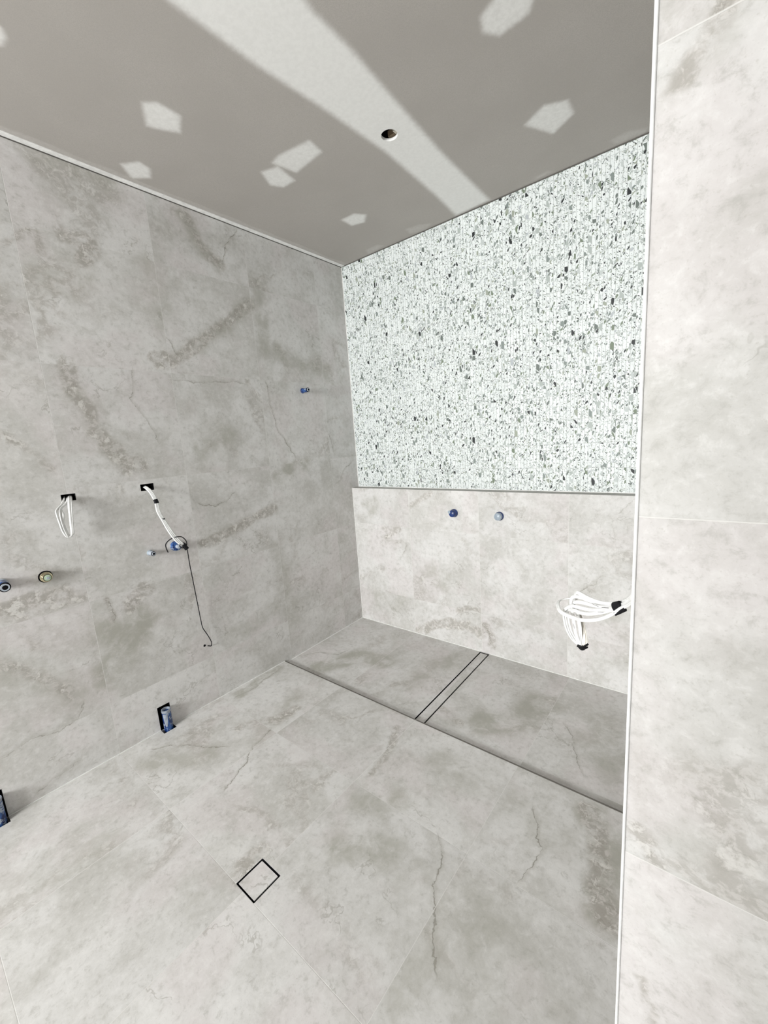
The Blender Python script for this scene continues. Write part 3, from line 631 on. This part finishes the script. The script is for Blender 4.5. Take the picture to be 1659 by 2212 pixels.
# the rest of the room around and behind the viewpoint
def quadwall(name, pts, mat):
    bm = bmesh.new(); bm.faces.new([bm.verts.new(p) for p in pts]); o = finish(bm, name, mat); o['kind'] = 'structure'; return o
box('wall_far_right', (XE, YF, 0), (XE+.1, YN, H), M_GREY, kind='structure')
x0, x1, z0, z1 = WIN
bm = bmesh.new()
for lo, hi in (((-.1, YF-.12, 0), (x0, YF, H)), ((x1, YF-.12, 0), (XE+.1, YF, H)), ((x0, YF-.12, 0), (x1, YF, z0)), ((x0, YF-.12, z1), (x1, YF, H))): box_bm(bm, lo, hi)
finish(bm, 'wall_front', M_GREY)['kind'] = 'structure'
bm = bmesh.new()
for lo, hi in (((x0, YF-.1, z0), (x0+.05, YF-.05, z1)), ((x1-.05, YF-.1, z0), (x1, YF-.05, z1)), ((x0, YF-.1, z0), (x1, YF-.05, z0+.05)), ((x0, YF-.1, z1-.05), (x1, YF-.05, z1))): box_bm(bm, lo, hi)
finish(bm, 'window_1', M_TRIMW)['kind'] = 'structure'
box('wall_light_blocker', (2.08, -4.25, 0), (XE, -4.15, H), M_GREY, kind='structure')      # added unseen wall behind the viewpoint, keeps window light off the nib
# ceiling with filled joints and a round cut-out
HC = (1.197, -.812); HR = .039
def comp_fn(U, V):
    R = np.zeros(U.shape); G = np.zeros(U.shape)
    for i, (soft, pts) in enumerate(COMPOUND):
        if i == 0: pts = [(1.053, -4.9)]+pts[:-1]+[(1.375, -1.438), (1.385, -4.9)] if False else pts
        sd = poly_sd(U, V, pts)
        top = .92 if i == 0 else (.34 if i >= 8 else .72)
        if i == 12: top = .8
        val = smooth((sd+(.03 if i == 0 else .030))/(.075 if i == 0 else .046))*top
        R = np.maximum(R, val)
    # straight joint continues towards the window
    s = smooth((.15-np.abs(U-1.225)+.03)/.065)*(V < -1.5)*.92
    R = np.maximum(R, s)
    # skim along the left edge and the mosaic edge
    R = np.maximum(R, smooth((.085-U+.012*wob(U, V, 14, 5))/.02)*.30)
    R = np.maximum(R, smooth((V-(.035+.02*wob(U, V, 9, 6)))/.03)*.22)
    G[:] = smooth(R*4)*.25
    return R, G
sq = .05
cx, cy = HC
xs = lines(0, 2.6, .012, [cx-sq, cx+sq, XR], [XE]); xs = xs[(xs <= 2.6+1e-6) | (xs > XE-.01)]
ys = lines(-2.6, D, .012, [cy-sq, cy+sq], [YF]); ys = ys[(ys >= -2.6-1e-6) | (ys < YF+.01)]
ceil = panel('ceiling', lambda U, V: (U, V, 0*U+H), xs, ys, [(cx-sq, cx+sq, cy-sq, cy+sq)], M_CEIL, comp=comp_fn, flip=True, back=(0, 0, .1))
# ring of board between the square opening of the grid and the round hole, plus the hole's sides
bm = bmesh.new(); bm.from_mesh(ceil.data)
uvl = bm.verts.layers.float_vector['tile_uv']; mkl = bm.verts.layers.float_color['marks']
N = 64; outer = []; inner = []; up = []
for i in range(N):
    a = 2*math.pi*i/N; c_, s_ = math.cos(a), math.sin(a); k_ = sq*1.02/max(abs(c_), abs(s_))
    for lst, r, z in ((outer, k_, H-.0004), (inner, HR, H-.0004), (up, HR, H+.012)):
        v = bm.verts.new((cx+c_*r, cy+s_*r, z)); v[mkl] = (.92, .2, 0, 1); lst.append(v)
for i in range(N):
    j = (i+1) % N
    bm.faces.new((outer[j], outer[i], inner[i], inner[j])); bm.faces.new((inner[j], inner[i], up[i], up[j]))
bm.to_mesh(ceil.data); bm.free()

# trims and sealant lines
box('trim_2', (.0, YF, H-.0035), (.034, D, H-.0002), M_COMP, kind='structure')            # square-set bead along left wall
box('trim_3', (.0, YF, H-.0075), (.003, D, H-.0035), M_SHADOWGAP, kind='structure')  # thin solid strip coloured dark as the shadow line under the bead
box('trim_4', (.0, D-.004, HW+.001), (.005, D, H-.004), M_WHITE, kind='structure')
box('trim_5', (.0, D-.003, HW+.001), (XR, D, HW+.005), M_WHITE, kind='structure')
box('trim_6', (.0, D-.003, H-.006), (XR, D, H-.0005), M_SHADOWGAP, kind='structure')  # painted shadow line along the top of the mosaic
box('trim_7', (.0, -.0035, .0), (.0035, .0, HW), M_WHITE, kind='structure')
bm = bmesh.new(); box_bm(bm, (0, -.005, .0), (CH[0]-.0, .0, .004)); box_bm(bm, (CH[1], -.005, .0), (XR, .0, .004)); finish(bm, 'trim_8', M_WHITE)['kind'] = 'structure'
bm = bmesh.new()
yy = [YF, RECESS[1][0], RECESS[1][1], RECESS[0][0], RECESS[0][1], YS]
for a, b in ((yy[0], yy[1]), (yy[2], yy[3]), (yy[4], yy[5])): box_bm(bm, (0, a, 0), (.004, b, .003))
finish(bm, 'trim_9', M_WHITE)['kind'] = 'structure'
bm = bmesh.new()
vv = [bm.verts.new(p) for p in ((0, YS, ZS-.002), (.004, YS, ZS-.002), (.004, 0, -.001), (0, 0, -.001), (0, YS, ZS+.003), (.004, YS, ZS+.0025), (.004, 0, .0035), (0, 0, .004))]
for f in ((0, 3, 2, 1), (4, 5, 6, 7), (0, 1, 5, 4), (1, 2, 6, 5), (2, 3, 7, 6), (3, 0, 4, 7)): bm.faces.new([vv[i] for i in f])
finish(bm, 'trim_10', M_WHITE)['kind'] = 'structure'
box('trim_11', (0, YS-.0015, -.03), (XR, YS+.0075, .0004), simple('dark_step_strip', (.13, .12, .105), .5), kind='structure')   # dark strip along the step edge
lathe('trim_12', [(0, .0027), (H, .0027)], (XR+.0008, YN-.0005, 0), (0, 0, 1), M_TRIMW, seg=16)['kind'] = 'structure'

# ================================================================ DRAINS
t = empty('channel_drain', (1.2175, -.45, 0), 'long narrow tile-insert channel drain with black edges crossing the shower floor', 'drain')
bm = bmesh.new()
g = .0095
def sl(x0, x1, y0, y1, dz0, dz1):
    v = [bm.verts.new((x, y, shower_z(y)+dz)) for dz in (dz0, dz1) for x, y in ((x0, y0), (x1, y0), (x1, y1), (x0, y1))]
    for f in ((0, 3, 2, 1), (4, 5, 6, 7), (0, 1, 5, 4), (1, 2, 6, 5), (2, 3, 7, 6), (3, 0, 4, 7)): bm.faces.new([v[i] for i in f])
sl(CH[0], CH[1], CH[2], CH[3], -.045, -.035); sl(CH[0], CH[0]+.001, CH[2], CH[3], -.04, -.0005); sl(CH[1]-.001, CH[1], CH[2], CH[3], -.04, -.0005)
sl(CH[0], CH[1], CH[3]-.001, CH[3], -.04, -.0005); sl(CH[0], CH[1], CH[2], CH[2]+.001, -.04, -.0005)
finish(bm, 'tray', M_BLACK, t)
panel('tile_insert', lambda U, V: (U, V, shower_z(V)-.0006), lines(CH[0]+g, CH[1]-g, .03), lines(CH[2]+.002, CH[3]-g, .03), [], M_SHOWER, kind=None, parent=t, back=(0, 0, -.004))
t = empty('floor_drain', (1.219, -1.973, 0), 'small square tile-insert floor drain outlined in black on the main floor', 'drain')
bm = bmesh.new(); x0, x1, y0, y1 = DR; g = .0075
box_bm(bm, (x0, y0, -.05), (x1, y1, -.04))
for lo, hi in (((x0, y0, -.045), (x0+.0012, y1, -.0003)), ((x1-.0012, y0, -.045), (x1, y1, -.0003)), ((x0, y0, -.045), (x1, y0+.0012, -.0003)), ((x0, y1-.0012, -.045), (x1, y1, -.0003))): box_bm(bm, lo, hi)
finish(bm, 'frame', M_BLACK, t)
panel('tile_insert', lambda U, V: (U, V, 0*U-.0004), lines(x0+g, x1-g, .02), lines(y0+g, y1-g, .02), [], M_PLAIN, kind=None, parent=t, back=(0, 0, -.004))

# ================================================================ DOWNLIGHT CUT-OUT
t = empty('downlight_opening', (cx, cy, H+.05), 'round cut-out for a downlight in the white ceiling joint, dark inside', 'ceiling opening')
bm = bmesh.new(); R_ = .075
ring0 = [bm.verts.new((cx+R_*math.cos(a_), cy+R_*math.sin(a_), H+.013)) for a_ in [2*math.pi*i/40 for i in range(40)]]
ring1 = [bm.verts.new((v.co.x, v.co.y, H+.16)) for v in ring0]
for i in range(40): bm.faces.new((ring0[i], ring0[(i+1) % 40], ring1[(i+1) % 40], ring1[i]))
bm.faces.new(ring1); finish(bm, 'cavity', M_VOID, t)
box('timber_batten', (cx-.03, cy+.030, H+.020), (cx+.008, cy+.070, H+.045), M_CAVB, t)
box('pale_batten', (cx+.012, cy+.012, H+.016), (cx+.05, cy+.055, H+.028), simple('pale_batten', (.62, .58, .50), .8), t)

# ================================================================ LEFT WALL CUT-OUTS AND CABLES
def cavity(name, lo, hi, label, cat, mat=M_VOID, group=None):
    """open-fronted box behind the wall face (front at x = hi.x)"""
    bm = bmesh.new(); x0, y0, z0 = lo; x1, y1, z1 = hi
    v = [bm.verts.new(p) for p in ((x0, y0, z0), (x1, y0, z0), (x1, y1, z0), (x0, y1, z0), (x0, y0, z1), (x1, y0, z1), (x1, y1, z1), (x0, y1, z1))]
    for f in ((0, 3, 2, 1), (4, 5, 6, 7), (0, 1, 5, 4), (2, 3, 7, 6), (3, 0, 4, 7)): bm.faces.new([v[i] for i in f])
    o = finish(bm, name, mat); tag(o, label, cat, group); return o
cavity('outlet_cutout', (-.06, HOLE1[0], HOLE1[2]), (.0006, HOLE1[1], HOLE1[3]), 'black rectangular outlet hole in left wall with the looped white cable', 'wall cutout')
cavity('outlet_cutout', (-.06, HOLE2[0], HOLE2[2]), (.0006, HOLE2[1], HOLE2[3]), 'black rectangular outlet hole in left wall with the long hanging white cable', 'wall cutout')

t = empty('electrical_cable', (0, -2.03, 1.43), 'white flat cables folded into a short loop hanging from wall hole', 'cable')
tube('cable', LOOP_A+[LOOP_D[-1]] , .0040, .0062, M_CABLE, t)
tube('cable', LOOP_B, .0038, .0060, M_CABLE, t)
tube('cable', [(x-.007, y+.003, z) for x, y, z in LOOP_B[:4]]+LOOP_E, .0066, .0045, M_CABLE, t)
tube('cable', LOOP_C, .0056, .0040, M_CABLE, t)
tube('cable', LOOP_D+[(.05, -2.064, 1.2475)], .0056, .0040, M_CABLE, t)
t = empty('electrical_cable', (0, -1.66, 1.44), 'white cables hanging from wall hole with black tape at the end', 'cable')
for d in (DROP_0, DROP_1, DROP_2): tube('cable', d, .0052, .0040, M_CABLE, t)
tp = tube('tape', [(.0775, -1.6600, 1.371), (.0815, -1.6580, 1.358), (.0835, -1.6575, 1.349)], .0125, .0072, M_BLACK, t)
tube('cable_tie', [(.104, -1.6487, 1.264), (.110, -1.6440, 1.258), (.104, -1.6370, 1.262)], .0022, .0022, M_BLACK, t)
tube('tape', [PLUG[0], PLUG[1], PLUG[2]], .0125, .0100, M_BLACK, t)
w_ = tube('black_wire', WIRE, .0026, .0026, M_BLACK); tag(w_, 'thin black wire looping round the cable end and hanging down to a small hole', 'wire')
w_ = tube('black_wire', WIRE2, .0026, .0026, M_BLACK); tag(w_, 'short curl of black wire round the taped cable end', 'wire')
lathe('wire_hole', [(-.01, .008), (.0008, .008), (.0008, .0)], (0, -1.480, .394), (1, 0, 0), M_VOID, seg=7, sm=False)
tag(C.objects['wire_hole'], 'small chipped hole in left wall where the black wire ends', 'wall cutout')

# ================================================================ PIPE FITTINGS
def taped_pipe(loc, ln, r, label, base_mat, body_mat, tilt=(1, 0, 0), name='pipe_stub', collar=True):
    t = empty(name, loc, label, 'pipe fitting')
    ax = Vector(tilt).normalized(); o = Vector(loc)
    lathe('body', [(-.03, r), (ln*.55, r), (ln*.56, r*1.06), (ln*.70, r*1.06), (ln*.71, r*.92), (ln*.86, r*.92)], o, ax, body_mat, t)
    if collar: lathe('collar', [(-.002, r*1.25), (.006, r*1.25), (.010, r*1.05)], o, ax, base_mat, t)
    lathe('seal_ring', [(ln*.84, r*.80), (ln*.84, r*1.02), (ln*.93, r*1.02), (ln*.93, r*.80)], o, ax, M_BLACK, t)
    lathe('nozzle', [(ln*.90, r*.55), (ln*.90, r*.82), (ln, r*.78), (ln, r*.50)], o, ax, M_PALE, t)
    lathe('bore', [(ln*.9, r*.5), (ln*1.004, r*.5), (ln*1.004, 0)], o, ax, M_VOID, t)
    return t
taped_pipe((0, -2.338, 1.086), .085, .0205, 'blue capped water pipe stub at the far left edge of the wall', M_PALE, M_BLUE)
taped_pipe((0, -1.705, 1.068), .055, .0125, 'small pale pipe stub beside the large round blue cap', M_CLEAR, M_PALE)
taped_pipe((0, -.458, 2.012), .070, .0155, 'blue shower pipe stub high on the left wall near the mosaic', M_NAVY, M_BLUE)
# brass fitting in a round hole
t = empty('brass_fitting', (0, -2.180, 1.074), 'round brass pipe fitting with pale square plug set in a black-rimmed hole', 'pipe fitting')
o = Vector((0, -2.180, 1.074)); ax = Vector((1, 0, 0))
lathe('rim', [(-.001, .0285), (.0012, .0285), (.0012, .02)], o, ax, M_VOID, t)
lathe('body', [(-.02, .024), (.012, .024), (.013, .0225), (.016, .0225), (.017, .0235), (.021, .0235), (.022, .0215), (.030, .0205), (.031, .0185), (.036, .018), (.036, .014)], o, ax, M_BRASS, t)
lathe('plug', [(.03, .0145), (.040, .0140), (.0405, .0125)], o, ax, M_GREEN, t, seg=24)
lathe('plug_ring', [(.034, .0140), (.034, .0158), (.0385, .0158), (.0385, .0140)], o, ax, M_BLACK, t, seg=30)
box('plug_key', (.040, -2.1855, 1.0685), (.052, -2.1745, 1.0795), M_PALE, t, .001)
# large blue cap
t = empty('pipe_stub', (0, -1.560, 1.071), 'large round blue plastic cap with clear tape beside the taped cable end', 'pipe fitting')
o = Vector((0, -1.562, 1.073))
lathe('body', [(-.02, .0295), (.020, .0295), (.027, .027), (.030, .022), (.031, 0)], o, ax, M_BLUEW, t)
lathe('base_film', [(0, .043), (.0012, .043), (.003, .030)], o, ax, simple('clear_film_on_tile', (.60, .585, .57), .25), t)
lathe('nipple', [(.02, .012), (.052, .011), (.054, .008), (.054, 0)], o, ax, M_PALE, t)
# two knobs on the half wall
for x, mt, lab in ((1.003, M_NAVY, 'dark blue tap body cap on the half wall, left of the pair'), (1.351, M_CLEAR, 'grey-taped blue tap body cap on the half wall, right of the pair')):
    t = empty('tap_body', (x, 0, 1.045), lab, 'tap body', None)
    o = Vector((x, 0, 1.045)); a_ = Vector((0, -1, 0))
    lathe('rim', [(-.01, .030), (.012, .030), (.016, .027)], o, a_, M_NAVY, t)
    lathe('cap', [(.0, .0265), (.030, .0265), (.038, .024), (.043, .017), (.045, .0)], o, a_, mt, t)
    if mt is M_NAVY: lathe('tape_patch', [(.028, .012), (.0425, .012), (.0435, .0)], o+Vector((-.012, .0, .008)), Vector((-.2, -1, .1)), M_CLEAR, t, seg=9, sm=False)
    else: lathe('tape_edge', [(.036, .0245), (.0385, .0243), (.0385, .021), (.036, .021)], o, a_, M_PALE, t)
# waste pipes standing in the cut-outs at the foot of the left wall
for (a, b), lab, lab2, r in ((RECESS[0], 'black cut-out at the foot of the left wall around the fully visible waste pipe', 'blue-taped waste pipe standing in the notch below the hanging black wire', .0245), (RECESS[1], 'black cut-out at the foot of the left wall at the left photo edge', 'blue-taped waste pipe partly cut off by the left photo edge', .0245)):
    bm = bmesh.new()
    box_bm(bm, (-.07, a, -.07), (-.06, b, .150)); box_bm(bm, (-.06, a-.004, -.07), (-.0005, a, .150)); box_bm(bm, (-.06, b, -.07), (-.0005, b+.004, .150)); box_bm(bm, (-.06, a, .147), (-.0005, b, .151))
    box_bm(bm, (-.06, a, -.07), (.046, b, -.06)); box_bm(bm, (0, a-.003, -.07), (.046, a, -.0005)); box_bm(bm, (0, b, -.07), (.046, b+.003, -.0005)); box_bm(bm, (.046, a, -.07), (.049, b, -.0005))
    tag(finish(bm, 'waste_cutout', M_VOID), lab, 'wall cutout')
    yc = (a+b)/2+.004
    t = empty('waste_pipe', (.014, yc, 0), lab2, 'waste pipe')
    o = Vector((.014, yc, -.062))
    lathe('pipe', [(0, r), (.175, r), (.176, r*1.0)], o, (0.02, 0, 1), M_BLUE if r else M_BLUE, t)
    lathe('mouth', [(.170, r*.98), (.180, r*1.08), (.188, r*1.04), (.188, r*.82), (.172, r*.70), (.160, r*.6), (.160, 0)], o, (0.02, 0, 1), M_MOUTH, t)
    bm = bmesh.new(); n_ = 9
    cols = []
    for i in range(n_):
        an = -1.25+1.1*i/(n_-1)
        wt = math.sin(math.pi*i/(n_-1))
        for z in (.164-.075*wt**.8-.004, .168): cols.append(bm.verts.new((o.x+(r+.0012)*math.cos(an)+.02*z, o.y+(r+.0012)*math.sin(an)+.0, o.z+z)))
    for i in range(n_-1): bm.faces.new((cols[2*i], cols[2*i+2], cols[2*i+3], cols[2*i+1]))
    finish(bm, 'tape_patch', M_MOUTH, t, True)

# ================================================================ CABLE BUNDLE FROM THE RIGHT WALL
t = empty('cable_bundle', (XR, -1.32, 1.12), 'bundle of white cables looped and taped, sticking out beside the right wall edge', 'cable')
for i, c_ in enumerate((R1, R2, R3, R4, R5, R6)):
    root = [(XR+.03, -1.36, 1.165-.006*i), (2.372, -1.31, 1.145-.006*i)]
    tube('cable', root+c_, .0064, .0036, M_CABLE, t, flat=(.1, .25, 1), seg=20, dip=.5)
for i, c_ in enumerate((R7, R8, R9, R10)): tube('cable', c_, .0056, .0030, M_CABLE2 if i % 2 else M_CABLE, t, flat=(1, 0, 0), seg=20, dip=.45)
tube('tape', [(2.251, -1.168, 1.0185), (2.262, -1.176, 1.0265), (2.272, -1.183, 1.034)], .0165, .0105, M_BLACK, t, flat=(0, 0, 1))
tube('tape', [(2.258, -1.198, 1.008), (2.272, -1.200, 1.019), (2.288, -1.208, 1.034)], .0065, .0065, M_BLACK, t, flat=(0, 0, 1))
tube('tape', [(2.136, -1.15, .8450), (2.146, -1.15, .8400), (2.156, -1.15, .8400), (2.165, -1.15, .8475)], .0075, .0085, M_BLACK, t, flat=(0, 0, 1))
lathe('tape', [(-.006, .017), (.0, .0155), (.010, .009), (.014, .003)], (2.1505, -1.15, .842), (0, 0, -1), M_BLACK, t, seg=14)
tube('cable_tie', [(2.158, -1.155, .846), (2.166, -1.155, .854), (2.171, -1.155, .859)], .0035, .0035, M_BLACK, t)
for p0, p1 in (((2.185, -1.1735, 1.0185), (2.205, -1.1745, 1.0135)), ((2.215, -1.175, 1.0125), (2.235, -1.175, 1.0145)), ((2.205, -1.184, .9975), (2.222, -1.184, 1.001)), ((2.1215, -1.164, .990), (2.127, -1.164, .994)), ((2.1260, -1.168, .930), (2.128, -1.168, .912)), ((2.118, -1.163, 1.0035), (2.128, -1.164, 1.000))):
    tube('print_mark', [p0, tuple((a+b)/2 for a, b in zip(p0, p1)), p1], .0006, .0006, M_INK, t, per=2, seg=6)
